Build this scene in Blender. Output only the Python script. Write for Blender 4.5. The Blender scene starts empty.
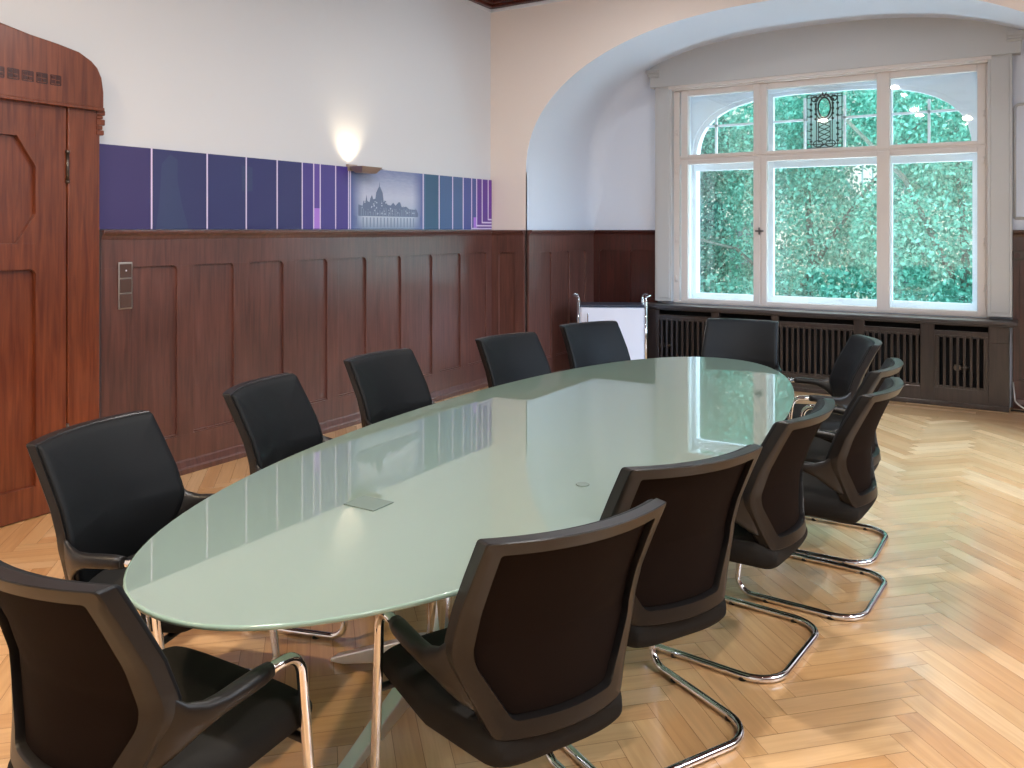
import bpy, bmesh, math, random
from mathutils import Vector, Matrix
random.seed(7)
PI = math.pi
C = bpy.context.scene.collection
SC = bpy.context.scene

# ------------------------------------------------------------------ materials
def lin(r, g, b):
    f = lambda c: ((c/255+.055)/1.055)**2.4 if c > 10 else c/255/12.92
    return (f(r), f(g), f(b), 1)
def newmat(name):
    m = bpy.data.materials.new(name); m.use_nodes = True
    nt = m.node_tree; b = nt.nodes['Principled BSDF']
    return m, nt, b
def N(nt, t, **k):
    n = nt.nodes.new(t)
    for a, v in k.items(): setattr(n, a, v)
    return n
def plain(name, col, rough=.5, metal=0, noise=0, nscale=20, bump=0, bscale=200, coat=0, spec=None, crough=.1):
    m, nt, b = newmat(name)
    b.inputs['Base Color'].default_value = col
    b.inputs['Roughness'].default_value = rough
    b.inputs['Metallic'].default_value = metal
    if spec is not None: b.inputs['Specular IOR Level'].default_value = spec
    if coat: b.inputs['Coat Weight'].default_value = coat; b.inputs['Coat Roughness'].default_value = crough
    tc = N(nt, 'ShaderNodeTexCoord')
    if noise:
        t = N(nt, 'ShaderNodeTexNoise'); t.inputs['Scale'].default_value = nscale; t.inputs['Detail'].default_value = 4
        nt.links.new(tc.outputs['Object'], t.inputs['Vector'])
        r = N(nt, 'ShaderNodeValToRGB'); r.color_ramp.elements[0].position = .3; r.color_ramp.elements[1].position = .7
        c0 = [max(0, c*(1-noise)) for c in col[:3]]+[1]; c1 = [min(1, c*(1+noise)) for c in col[:3]]+[1]
        r.color_ramp.elements[0].color = c0; r.color_ramp.elements[1].color = c1
        nt.links.new(t.outputs['Fac'], r.inputs['Fac']); nt.links.new(r.outputs['Color'], b.inputs['Base Color'])
    if bump:
        t = N(nt, 'ShaderNodeTexNoise'); t.inputs['Scale'].default_value = bscale; t.inputs['Detail'].default_value = 3
        nt.links.new(tc.outputs['Object'], t.inputs['Vector'])
        bu = N(nt, 'ShaderNodeBump'); bu.inputs['Strength'].default_value = bump; bu.inputs['Distance'].default_value = .002
        nt.links.new(t.outputs['Fac'], bu.inputs['Height']); nt.links.new(bu.outputs['Normal'], b.inputs['Normal'])
    return m
def wood(name, c0, c1, scale=(14, 14, .9), rough=.3, coat=.5, coord='Object', c2=None, crough=.18):
    m, nt, b = newmat(name)
    tc = N(nt, 'ShaderNodeTexCoord'); mp = N(nt, 'ShaderNodeMapping'); mp.inputs['Scale'].default_value = scale
    nt.links.new(tc.outputs[coord], mp.inputs['Vector'])
    t = N(nt, 'ShaderNodeTexNoise'); t.inputs['Scale'].default_value = 3; t.inputs['Detail'].default_value = 6; t.inputs['Distortion'].default_value = .6
    nt.links.new(mp.outputs['Vector'], t.inputs['Vector'])
    r = N(nt, 'ShaderNodeValToRGB'); r.color_ramp.elements[0].position = .32; r.color_ramp.elements[1].position = .7
    r.color_ramp.elements[0].color = c0; r.color_ramp.elements[1].color = c1
    nt.links.new(t.outputs['Fac'], r.inputs['Fac'])
    # large soft patches of wear
    t2 = N(nt, 'ShaderNodeTexNoise'); t2.inputs['Scale'].default_value = 1.3; t2.inputs['Detail'].default_value = 2
    nt.links.new(tc.outputs['Object'], t2.inputs['Vector'])
    mx = N(nt, 'ShaderNodeMix', data_type='RGBA', blend_type='MULTIPLY'); mx.inputs['Factor'].default_value = .6
    r2 = N(nt, 'ShaderNodeValToRGB'); r2.color_ramp.elements[0].position = .35; r2.color_ramp.elements[1].position = .65
    r2.color_ramp.elements[0].color = (.6, .6, .6, 1); r2.color_ramp.elements[1].color = (1.1, 1.1, 1.1, 1)
    nt.links.new(t2.outputs['Fac'], r2.inputs['Fac'])
    nt.links.new(r.outputs['Color'], mx.inputs['A']); nt.links.new(r2.outputs['Color'], mx.inputs['B'])
    nt.links.new(mx.outputs['Result'], b.inputs['Base Color'])
    b.inputs['Roughness'].default_value = rough
    b.inputs['Coat Weight'].default_value = coat; b.inputs['Coat Roughness'].default_value = crough
    return m

M = {}
M['wall'] = plain('warm white plaster', lin(210, 211, 215), .9, bump=.15, bscale=60)
M['wall_front'] = plain('lamp-tinted plaster', lin(230, 219, 212), .9, bump=.15, bscale=60)  # same plaster, with the warm lamp light put into its colour
M['soffit'] = plain('daylight-tinted plaster', lin(208, 214, 226), .9)  # plaster with the blue window light put into its colour
M['paint'] = plain('white painted wood', lin(182, 182, 182), .45)
M['winpaint'] = plain('white window paint', lin(204, 196, 192), .4)
M['outpaint'] = plain('cool white outer paint', lin(232, 236, 244), .5)
M['mahog'] = wood('mahogany wainscot', lin(74, 45, 40), lin(106, 66, 58), coat=1, crough=.28)
M['mahog_door'] = wood('mahogany door', lin(90, 36, 16), lin(126, 64, 36), rough=.35)
M['mahog_dark'] = wood('dark shaded mahogany', lin(44, 16, 12), lin(74, 30, 24))  # alcove panelling: shade put into the colour; also used for small dark parts
M['coverwood'] = wood('dark stained radiator cover', lin(32, 24, 21), lin(50, 38, 34), coat=.3)
M['shelfwood'] = wood('blackish sill wood', lin(40, 36, 38), lin(58, 52, 54), scale=(1, 14, 14), coat=.6)
M['ceilwood'] = wood('dark ceiling wood', lin(58, 20, 12), lin(92, 36, 20), scale=(10, .8, 10))
M['black'] = plain('black void', (.004, .004, .005, 1), .9)
M['chrome'] = plain('polished chrome', (.82, .82, .84, 1), .06, 1)
M['plastic'] = plain('dark grey plastic', lin(22, 20, 20), .36, spec=.38, bump=.05, bscale=900)
M['brushed'] = plain('brushed aluminium', (.78, .79, .82, 1), .28, 1)
M['fabric'] = plain('black seat fabric', lin(34, 32, 30), .85, bump=.5, bscale=700, spec=.15)
M['pad'] = plain('black back upholstery', lin(15, 17, 20), .6, bump=.2, bscale=600, spec=.2)
M['mesh'] = plain('black back mesh', lin(24, 15, 11), .8, bump=.5, bscale=900, spec=.08)
M['cabwhite'] = plain('light grey laminate', lin(205, 207, 220), .4)
M['cabtop'] = plain('dark blue grey top', lin(40, 48, 66), .3)
M['switchmetal'] = plain('brushed steel frame', (.55, .52, .48, 1), .3, 1)
M['switchbrown'] = plain('brown rocker', lin(78, 58, 52), .35)
M['brass'] = plain('old brass', (.12, .10, .09, 1), .35, 1)
M['lead'] = plain('lead came', lin(36, 26, 32), .5)
M['socket'] = plain('dark socket plastic', lin(58, 48, 44), .4)
M['cablewhite'] = plain('white cable', lin(215, 215, 215), .4)
M['cableblack'] = plain('black cable', lin(20, 20, 22), .4)
M['flap'] = plain('grey green anodised lid', lin(92, 106, 100), .5)
M['lampmetal'] = plain('champagne metal', lin(178, 160, 150), .35, .6)
M['facade'] = plain('white facade', lin(236, 232, 226), .9)
M['facade_dark'] = plain('facade window', lin(80, 100, 110), .2)
M['rail'] = plain('grey blue railing', lin(150, 180, 190), .5)
M['ground'] = plain('garden ground', lin(150, 160, 130), .95, noise=.2, nscale=3)
M['bounce_slab'] = plain('pale bounce slab', lin(225, 225, 222), .9, noise=.05, nscale=8)  # for the added bounce slab outside the window
M['bark'] = plain('grey bark', lin(96, 108, 100), .9, noise=.3, nscale=30)

def glassmat(name, tint, gl=.07):
    m = bpy.data.materials.new(name); m.use_nodes = True; nt = m.node_tree
    for n in list(nt.nodes): nt.nodes.remove(n)
    o = N(nt, 'ShaderNodeOutputMaterial'); t = N(nt, 'ShaderNodeBsdfTransparent'); g = N(nt, 'ShaderNodeBsdfGlossy')
    t.inputs['Color'].default_value = tint; g.inputs['Roughness'].default_value = .02
    mx = N(nt, 'ShaderNodeMixShader'); mx.inputs[0].default_value = gl
    nt.links.new(t.outputs[0], mx.inputs[1]); nt.links.new(g.outputs[0], mx.inputs[2]); nt.links.new(mx.outputs[0], o.inputs[0])
    return m
M['pane'] = glassmat('window glass', (.97, 1, .99, 1))
M['stain'] = plain('milky leaded glass', lin(214, 220, 232), .3)
M['stain'].node_tree.nodes['Principled BSDF'].inputs['Transmission Weight'].default_value = .7

def leafmat(name, c0, c1):
    m, nt, b = newmat(name)
    g = N(nt, 'ShaderNodeNewGeometry')
    r = N(nt, 'ShaderNodeValToRGB'); r.color_ramp.elements[0].color = c0; r.color_ramp.elements[1].color = c1
    nt.links.new(g.outputs['Random Per Island'], r.inputs['Fac'])
    b.inputs['Roughness'].default_value = .5
    nt.links.new(r.outputs['Color'], b.inputs['Base Color'])
    tr = N(nt, 'ShaderNodeBsdfTranslucent'); nt.links.new(r.outputs['Color'], tr.inputs['Color'])
    mx = N(nt, 'ShaderNodeMixShader'); mx.inputs[0].default_value = .35
    o = nt.nodes['Material Output']
    nt.links.new(b.outputs[0], mx.inputs[1]); nt.links.new(tr.outputs[0], mx.inputs[2]); nt.links.new(mx.outputs[0], o.inputs[0])
    return m
M['leaf1'] = leafmat('mint leaves', lin(38, 132, 114), lin(138, 216, 200))
M['leaf2'] = leafmat('deep mint leaves', lin(34, 116, 102), lin(122, 198, 182))
M['leaf3'] = leafmat('dark ivy leaves', lin(24, 78, 72), lin(84, 158, 142))

# table glass: satin green white glass, polished face
m, nt, b = newmat('green white satin glass')
b.inputs['Base Color'].default_value = lin(146, 163, 153)
b.inputs['Roughness'].default_value = .015
b.inputs['IOR'].default_value = 2.6; b.inputs['Coat Weight'].default_value = 1; b.inputs['Coat Roughness'].default_value = .01; b.inputs['Coat IOR'].default_value = 1.6
tr_ = N(nt, 'ShaderNodeBsdfTranslucent'); tr_.inputs['Color'].default_value = lin(190, 215, 200)
mx = N(nt, 'ShaderNodeMixShader'); mx.inputs[0].default_value = .36
nt.links.new(b.outputs[0], mx.inputs[1]); nt.links.new(tr_.outputs[0], mx.inputs[2]); nt.links.new(mx.outputs[0], nt.nodes['Material Output'].inputs[0])
M['tableglass'] = m
M['tableedge'] = plain('green glass edge', lin(128, 150, 138), .15)

# floor planks: colour per plank from an attribute, grain along the plank's UV
m, nt, b = newmat('maple herringbone planks')
at = N(nt, 'ShaderNodeAttribute', attribute_name='rnd')
uv = N(nt, 'ShaderNodeUVMap', uv_map='UVMap')
mp = N(nt, 'ShaderNodeMapping'); mp.inputs['Scale'].default_value = (3, 45, 1)
t = N(nt, 'ShaderNodeTexNoise'); t.inputs['Scale'].default_value = 1.0; t.inputs['Detail'].default_value = 5; t.inputs['Distortion'].default_value = .8
nt.links.new(uv.outputs[0], mp.inputs['Vector']); nt.links.new(mp.outputs[0], t.inputs['Vector'])
r = N(nt, 'ShaderNodeValToRGB')
for e_, (p, c) in zip([r.color_ramp.elements[0], r.color_ramp.elements[1], r.color_ramp.elements.new(.5), r.color_ramp.elements.new(.85)],
                      [(0, lin(186, 128, 76)), (1, lin(226, 190, 142)), (.5, lin(216, 166, 108)), (.85, lin(226, 178, 120))]):
    pass
els = r.color_ramp.elements
for i, (p, c) in enumerate([(0, lin(202, 154, 104)), (.4, lin(209, 165, 115)), (.8, lin(215, 173, 124)), (1, lin(221, 183, 138))]):
    els[i].position = p; els[i].color = c
nt.links.new(at.outputs['Fac'], r.inputs['Fac'])
mx = N(nt, 'ShaderNodeMix', data_type='RGBA', blend_type='MULTIPLY'); mx.inputs['Factor'].default_value = .55
r2 = N(nt, 'ShaderNodeValToRGB'); r2.color_ramp.elements[0].position = .3; r2.color_ramp.elements[1].position = .65
r2.color_ramp.elements[0].color = (.74, .66, .56, 1); r2.color_ramp.elements[1].color = (1.05, 1.04, 1.02, 1)
nt.links.new(t.outputs['Fac'], r2.inputs['Fac'])
nt.links.new(r.outputs['Color'], mx.inputs['A']); nt.links.new(r2.outputs['Color'], mx.inputs['B'])
nt.links.new(mx.outputs['Result'], b.inputs['Base Color'])
b.inputs['Roughness'].default_value = .3; b.inputs['IOR'].default_value = 1.6
b.inputs['Coat Weight'].default_value = 1; b.inputs['Coat Roughness'].default_value = .14; b.inputs['Coat IOR'].default_value = 1.8
bu = N(nt, 'ShaderNodeBump'); bu.inputs['Strength'].default_value = .12; bu.inputs['Distance'].default_value = .001
nt.links.new(t.outputs['Fac'], bu.inputs['Height']); nt.links.new(bu.outputs['Normal'], b.inputs['Normal'])
mrr = N(nt, 'ShaderNodeMapRange'); mrr.inputs['To Min'].default_value = .10; mrr.inputs['To Max'].default_value = .34
fr_ = N(nt, 'ShaderNodeMath', operation='MULTIPLY'); fr_.inputs[1].default_value = 7.31; fc_ = N(nt, 'ShaderNodeMath', operation='FRACT')
nt.links.new(at.outputs['Fac'], fr_.inputs[0]); nt.links.new(fr_.outputs[0], fc_.inputs[0]); nt.links.new(fc_.outputs[0], mrr.inputs['Value']); nt.links.new(mrr.outputs[0], b.inputs['Coat Roughness'])
M['floor'] = m
M['gap'] = plain('dark floor joint', lin(120, 78, 44), .8)

# ------------------------------------------------------------------ mesh helpers
def obj(name, bm, mats, parent=None, smooth=False, bevel=0, kind=None, segs=2):
    me = bpy.data.meshes.new(name)
    bmesh.ops.recalc_face_normals(bm, faces=bm.faces)
    bm.to_mesh(me); bm.free()
    for k in (mats if isinstance(mats, (list, tuple)) else [mats]): me.materials.append(M[k])
    if smooth:
        me.polygons.foreach_set('use_smooth', [True]*len(me.polygons))
    o = bpy.data.objects.new(name, me); C.objects.link(o)
    if parent: o.parent = parent
    if bevel:
        mo = o.modifiers.new('bevel', 'BEVEL'); mo.width = bevel; mo.segments = segs; mo.limit_method = 'ANGLE'; mo.angle_limit = math.radians(40)
    if kind: o['kind'] = kind
    return o
def thing(name, label, cat, loc=(0, 0, 0), rz=0, group=None):
    o = bpy.data.objects.new(name, None); C.objects.link(o); o.empty_display_size = .1
    o.location = loc; o.rotation_euler = (0, 0, rz)
    o['label'] = label; o['category'] = cat
    if group: o['group'] = group
    return o
def structure(name, loc=(0, 0, 0)):
    o = bpy.data.objects.new(name, None); C.objects.link(o); o.location = loc; o['kind'] = 'structure'; return o
def tag(o, label, cat, group=None):
    o['label'] = label; o['category'] = cat
    if group: o['group'] = group
    return o
def box(bm, x0, x1, y0, y1, z0, z1, mi=0, mat=None):
    vs = [bm.verts.new(p) for p in ((x0, y0, z0), (x1, y0, z0), (x1, y1, z0), (x0, y1, z0), (x0, y0, z1), (x1, y0, z1), (x1, y1, z1), (x0, y1, z1))]
    if mat: 
        for v in vs: v.co = mat @ v.co
    for f in ((0, 3, 2, 1), (4, 5, 6, 7), (0, 1, 5, 4), (1, 2, 6, 5), (2, 3, 7, 6), (3, 0, 4, 7)):
        bm.faces.new([vs[i] for i in f]).material_index = mi
    return vs
def prism(bm, pts, fn, d0, d1, mi=0):
    """polygon pts (a,b) extruded from d0 to d1; fn(a,b,d) -> xyz"""
    A = [bm.verts.new(fn(a, b_, d0)) for a, b_ in pts]; B = [bm.verts.new(fn(a, b_, d1)) for a, b_ in pts]
    n = len(pts)
    bm.faces.new(A).material_index = mi; bm.faces.new(B[::-1]).material_index = mi
    for i in range(n):
        bm.faces.new((A[i], B[i], B[(i+1) % n], A[(i+1) % n])).material_index = mi
def loopstrip(bm, L0, L1, mi=0, closed=True, smooth=False):
    n = len(L0)
    for i in range(n if closed else n-1):
        f = bm.faces.new((L0[i], L0[(i+1) % n], L1[(i+1) % n], L1[i])); f.material_index = mi; f.smooth = smooth
def cyl(bm, p0, p1, r0, r1=None, n=20, mi=0, caps=True):
    r1 = r0 if r1 is None else r1
    p0, p1 = Vector(p0), Vector(p1); d = (p1-p0).normalized()
    a = d.orthogonal().normalized(); b_ = d.cross(a)
    A = [bm.verts.new(p0+(a*math.cos(t)+b_*math.sin(t))*r0) for t in [2*PI*i/n for i in range(n)]]
    B = [bm.verts.new(p1+(a*math.cos(t)+b_*math.sin(t))*r1) for t in [2*PI*i/n for i in range(n)]]
    loopstrip(bm, A, B, mi, smooth=True)
    if caps: bm.faces.new(A[::-1]).material_index = mi; bm.faces.new(B).material_index = mi
def lathe(bm, c, prof, n=24, mi=0):
    rings = []
    for r, z in prof:
        rings.append([bm.verts.new((c[0]+r*math.cos(2*PI*i/n), c[1]+r*math.sin(2*PI*i/n), c[2]+z)) for i in range(n)])
    for a, b_ in zip(rings, rings[1:]): loopstrip(bm, a, b_, mi, smooth=True)
    bm.faces.new(rings[0][::-1]).material_index = mi; bm.faces.new(rings[-1]).material_index = mi
def fillet(pts, rad, seg=8):
    """round the inner corners of a polyline"""
    pts = [Vector(p) for p in pts]; out = [pts[0]]
    for i in range(1, len(pts)-1):
        r = rad[i-1] if isinstance(rad, (list, tuple)) else rad
        p, a, b_ = pts[i], (pts[i-1]-pts[i]), (pts[i+1]-pts[i])
        la, lb = a.length, b_.length; a.normalize(); b_.normalize()
        ang = a.angle(b_); t = min(r/math.tan(ang/2), la*.49, lb*.49)
        s, e = p+a*t, p+b_*t
        h = math.tan(ang/2)*t
        c = p+(a+b_).normalized()*(h/math.sin(ang/2)) if ang < PI-1e-3 else None
        if c is None: out.append(p); continue
        v0, v1 = s-c, e-c; th = v0.angle(v1)
        for k in range(seg+1):
            w = k/seg
            out.append(c+(v0*math.sin((1-w)*th)+v1*math.sin(w*th))/math.sin(th))
    out.append(pts[-1]); return out
def tube(bm, pts, r, n=12, mi=0, closed=False, sx=1, up=None):
    """sweep a circle (or flattened ellipse: sx scales along 'up') along pts with parallel transport"""
    pts = [Vector(p) for p in pts]; m_ = len(pts)
    T = []
    for i in range(m_):
        a = pts[(i-1) % m_] if (i > 0 or closed) else pts[i]; b_ = pts[(i+1) % m_] if (i < m_-1 or closed) else pts[i]
        T.append((b_-a).normalized())
    nrm = (up - T[0]*up.dot(T[0])).normalized() if up else T[0].orthogonal().normalized()
    rings = []
    rr = r if isinstance(r, (list, tuple)) else [r]*m_
    for i in range(m_):
        if i: 
            nrm = (nrm - T[i]*nrm.dot(T[i])).normalized() if not up else (up - T[i]*up.dot(T[i])).normalized()
        bi = T[i].cross(nrm)
        rings.append([bm.verts.new(pts[i]+(nrm*math.cos(2*PI*k/n)*sx+bi*math.sin(2*PI*k/n))*rr[i]) for k in range(n)])
    for i in range(m_-1): loopstrip(bm, rings[i], rings[i+1], mi, smooth=True)
    if closed: loopstrip(bm, rings[-1], rings[0], mi, smooth=True)
    else:
        bm.faces.new(rings[0][::-1]).material_index = mi; bm.faces.new(rings[-1]).material_index = mi

# ------------------------------------------------------------------ layout constants
XL = -4.437      # left wall
YF = 6.78        # wall with the arch
YB = 8.20        # back wall of the alcove
AX0, AX1, AC = -4.035, .655, -1.69
ZC = 3.65
XR, YN = 2.6, -2.2
CAP = 1.5

# ------------------------------------------------------------------ floor
bm = bmesh.new()
uvl = bm.loops.layers.uv.new('UVMap'); rl = bm.faces.layers.float.new('rnd')
W_, L_ = .08, .48
def clip(poly, x0, x1, y0, y1):
    def cut(P, f, g):
        out = []
        for i in range(len(P)):
            a, b_ = P[i], P[(i+1) % len(P)]; fa, fb = f(a), f(b_)
            if fa >= 0: out.append(a)
            if fa*fb < 0:
                t_ = fa/(fa-fb); out.append((a[0]+(b_[0]-a[0])*t_, a[1]+(b_[1]-a[1])*t_))
        return out
    for f in (lambda p: p[0]-x0, lambda p: x1-p[0], lambda p: p[1]-y0, lambda p: y1-p[1]):
        if poly: poly = cut(poly, f, None)
    return poly
g_ = .0007; s2 = 1/math.sqrt(2)
OX, OY = -.625, .03
def plank(a0, a1, b0, b1, horiz):
    q = [(a0+g_, b0+g_), (a1-g_, b0+g_), (a1-g_, b1-g_), (a0+g_, b1-g_)]
    P = [(OX+(a-b_)*s2, OY+(a+b_)*s2) for a, b_ in q]
    xs = [p[0] for p in P]; ys = [p[1] for p in P]
    if max(xs) < XL or min(xs) > XR or max(ys) < YN or min(ys) > 7.42: return
    P = clip(P, XL, XR, YN, 7.42)
    if len(P) < 3: return
    f = bm.faces.new([bm.verts.new((x, y, 0)) for x, y in P]); f[rl] = random.random()
    du, dv = random.uniform(0, 50), random.uniform(0, 50)
    for l in f.loops:
        x, y = l.vert.co.x-OX, l.vert.co.y-OY
        a, b_ = (x+y)*s2, (y-x)*s2
        l[uvl].uv = (a+du, b_+dv) if horiz else (b_+du, a+dv)
for k in range(-14, 15):
    for i in range(-130, 170):
        ox, oy = i*W_+k*2*L_, i*W_
        X_ = (ox-oy)*s2+OX
        if X_ < XL-1 or X_ > XR+1: continue
        plank(ox, ox+L_, oy, oy+W_, True)
        plank(ox, ox+W_, oy+W_, oy+W_+L_, False)
# straight border boards in the alcove
y = 7.42
while y < YB+.05:
    x = XL-random.random()
    while x < XR:
        x1 = x+random.uniform(.7, 1.3)
        P = clip([(x+g_, y+g_), (x1-g_, y+g_), (x1-g_, y+.08-g_), (x+g_, y+.08-g_)], XL, XR, YN, 8.25)
        if len(P) > 2:
            f = bm.faces.new([bm.verts.new((a, b_, 0)) for a, b_ in P]); f[rl] = random.random()*.25
            du = random.uniform(0, 50)
            for l in f.loops: l[uvl].uv = (l.vert.co.x+du, l.vert.co.y+du)
        x = x1
    y += .08
f = bm.faces.new([bm.verts.new(p) for p in ((XL-.3, YN-.2, -.002), (XR+.2, YN-.2, -.002), (XR+.2, 8.6, -.002), (XL-.3, 8.6, -.002))]); f.material_index = 1
fl = obj('floor', bm, ['floor', 'gap'], kind='structure')

# ------------------------------------------------------------------ walls
def arch(a, h, z0, p, n=48, cx=AC):
    out = []
    for i in range(n+1):
        t_ = PI*i/n
        c_, s_ = math.cos(t_), math.sin(t_)
        out.append((cx-a*math.copysign(abs(c_)**(2/p), c_), z0+h*abs(s_)**(2/p)))
    return out
FRONT = arch(2.345, 1.30, 2.05, 2.2)
BACK = arch(2.345, 1.37, 2.05, 2.6)

bm = bmesh.new(); box(bm, XL-.2, XL, YN, YF+.001, 0, ZC+.1); obj('wall_left', bm, 'wall', kind='structure')
bm = bmesh.new(); box(bm, XR, XR+.2, YN, YF, 0, ZC+.1); obj('wall_right', bm, 'wall', kind='structure')
bm = bmesh.new(); box(bm, XL-.2, XR+.2, YN-.2, YN, 0, ZC+.1); obj('wall_near', bm, 'wall', kind='structure')
# front wall with the arched opening
bm = bmesh.new()
for y0 in (YF,):
    top = ZC+.1
    box(bm, XL-.2, AX0, YF, YF+.02, 0, 2.05)
    box(bm, AX1, XR+.2, YF, YF+.02, 0, 2.05)
    n = len(FRONT)
    pts = FRONT
    tops = [(XL-.2, 2.05)]
    A = [bm.verts.new((x, YF, z)) for x, z in pts]
    T = [bm.verts.new((x, YF, top)) for x, z in pts]
    for i in range(n-1): bm.faces.new((A[i], A[i+1], T[i+1], T[i]))
    for sx_, xe, i in ((0, XL-.2, 0), (1, XR+.2, n-1)):
        v0 = bm.verts.new((xe, YF, 2.05)); v1 = bm.verts.new((xe, YF, top))
        bm.faces.new((v0, A[i], T[i], v1))
obj('wall_front', bm, 'wall_front', kind='structure')
# alcove side walls + vaulted soffit, rounding softly into the back wall
bm = bmesh.new()
secs = []
def prof(w, inset):
    P = []
    for (x0, z0), (x1, z1) in zip(FRONT, BACK):
        x, z = x0+(x1-x0)*w, z0+(z1-z0)*w
        dx, dz = x-AC, z-2.05
        k = inset
        x = AC+dx*(1-k/2.345) ; z = z-(k if dz > .3 else k*dz/.3)
        P.append((x, z))
    a0, a1 = FRONT[0][0], FRONT[-1][0]
    P = [(a0, 0), (a0, 1.45), (a0+inset*.3, 1.62), (a0+inset*.8, 1.85)]+P+[(a1-inset*.8, 1.85), (a1-inset*.3, 1.62), (a1, 1.45), (a1, 0)]
    return P
r_ = .15
ys = [(YF, 0, 0), (YF+.004, .003, 0)]
for k in range(1, 7): ys.append((YF+(YB-r_-YF)*k/6, k/6, 0))
for k in range(1, 7):
    t_ = k/6*PI/2; ys.append((YB-r_+r_*math.sin(t_), 1, r_*(1-math.cos(t_))))
prev = None
for y, w, ins in ys:
    ring = [bm.verts.new((x, y, z)) for x, z in prof(w, ins)]
    if prev: loopstrip(bm, prev, ring, closed=False, smooth=True)
    prev = ring
obj('wall_alcove', bm, 'soffit', kind='structure')
# alcove back wall with window opening
WX0, WX1, WZ0, WZ1 = -3.10, -.25, .76, 2.97
bm = bmesh.new()
box(bm, -4.3, WX0, YB, YB+.05, 0, 3.6); box(bm, WX1, 1.0, YB, YB+.05, 0, 3.6)
box(bm, WX0, WX1, YB, YB+.05, 0, WZ0); box(bm, WX0, WX1, YB, YB+.05, WZ1, 3.6)
obj('wall_back', bm, 'soffit', kind='structure')
# ceiling: dark wood boards, beams and cornice
bm = bmesh.new()
box(bm, XL-.2, XR+.2, YN-.2, YF+.1, ZC+.1, ZC+.2)
for k in range(7):
    x = XL+.5+k*1.05; box(bm, x, x+.16, YN, YF, ZC+.02, ZC+.1)
for k in range(7):
    y = YF-.65-k*1.25; box(bm, XL, XR, y, y+.16, ZC+.03, ZC+.1)
obj('ceiling', bm, 'ceilwood', kind='structure', bevel=.01)
bm = bmesh.new()
for d, z0, z1 in ((.05, ZC, ZC+.035), (.09, ZC+.03, ZC+.07), (.16, ZC+.06, ZC+.1)):
    box(bm, XL, XL+d, YN, YF, z0, z1); box(bm, XL, XR, YF-d, YF, z0, z1); box(bm, XR-d, XR, YN, YF, z0, z1)
obj('trim_1', bm, 'ceilwood', kind='structure', bevel=.008)
bm = bmesh.new()
box(bm, XL, XL+.012, YN, YF, ZC-.035, ZC); box(bm, XL, XR, YF-.012, YF, ZC-.035, ZC)
obj('trim_2', bm, 'wall', kind='structure', bevel=.006)

# ------------------------------------------------------------------ wainscot
def wainscot(name, org, dirv, nrm, length, panels, mat='mahog', z0=.24, z1=1.285, cap0=0):
    """panelling along a wall: org + a*dirv, thickness along nrm"""
    O, D, Nn = Vector(org), Vector(dirv), Vector(nrm)
    fn = lambda a, z, d: O+D*a+Nn*d+Vector((0, 0, z))
    def bx(bm, a0, a1, z0_, z1_, d0, d1): prism(bm, [(a0, z0_), (a1, z0_), (a1, z1_), (a0, z1_)], fn, d0, d1)
    bm = bmesh.new()
    TF = .034
    bx(bm, 0, length, 0, CAP-.002, 0, .016)                     # recessed field
    bx(bm, 0, length, 0, z0, .0, TF); bx(bm, 0, length, z1, CAP-.05, .0, TF)
    e = 0
    for a0, a1 in panels+[(length, length)]:
        if a0-e > .004: bx(bm, e, a0, z0-.001, z1+.001, 0, TF)
        e = a1
    for a0, a1 in panels:                                        # rounded upper corners
        R = .034
        for sgn, ac in ((1, a0), (-1, a1)):
            pts = [(ac-sgn*.002, z1+.002)]+[(ac+sgn*(R-R*math.sin(t_)), z1-R+R*math.cos(t_)) for t_ in [PI/2*k/5 for k in range(6)]]
            pts = [(ac-sgn*.002, z1+.002), (ac-sgn*.002, z1-R)]+[(ac+sgn*(R-R*math.cos(t_)), z1-R+R*math.sin(t_)) for t_ in [PI/2*k/5 for k in range(1, 5)]]+[(ac+sgn*R, z1+.002)]
            prism(bm, pts, fn, 0, TF-.0005)
        bx(bm, a0-.001, a1+.001, z0, z0+.012, .0, .026)
    o = obj(name, bm, mat, kind='structure', bevel=.006)
    bm = bmesh.new()                                             # cap and cyma below it
    prof_ = [(0, CAP-.056), (TF+.004, CAP-.056), (TF+.008, CAP-.04), (TF+.014, CAP-.03), (TF+.026, CAP-.022), (TF+.03, CAP-.012), (TF+.03, CAP), (0, CAP)]
    prism(bm, prof_, lambda d, z, a: O+D*a+Nn*d+Vector((0, 0, z)), -cap0, length)
    c = obj('cap_rail', bm, mat, o, bevel=.002)
    bm = bmesh.new()
    prism(bm, [(0, 0), (TF+.022, 0), (TF+.022, .03), (TF+.014, .042), (TF+.006, .075), (TF, .085), (0, .085)], lambda d, z, a: O+D*a+Nn*d+Vector((0, 0, z)), 0, length)
    obj('plinth', bm, mat, o, bevel=.002)
    return o
Y0 = 2.745
pl = [(3.236+.4275*k-.31-Y0, 3.236+.4275*k-Y0) for k in range(9)]
wainscot('trim_3', (XL, Y0, 0), (0, 1, 0), (1, 0, 0), YF-Y0, pl)
wainscot('trim_4', (XL, YF, 0), (1, 0, 0), (0, -1, 0), AX0-XL+.0, [(.115, .30)])
wainscot('trim_5', (AX0, YF, 0), (0, 1, 0), (1, 0, 0), YB-YF, [(.22, .44), (.54, .82), (.93, 1.2)], 'mahog')
wainscot('trim_6', (AX0, YB, 0), (1, 0, 0), (0, -1, 0), -3.272-AX0, [(.10, .36), (.46, .69)], 'mahog_dark')  # same panelling, alcove shade carried by the darker wood colour
wainscot('trim_11', (-.088, YB, 0), (1, 0, 0), (0, -1, 0), AX1+.088, [(.05, .33), (.41, .68)], 'mahog_dark')
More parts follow.
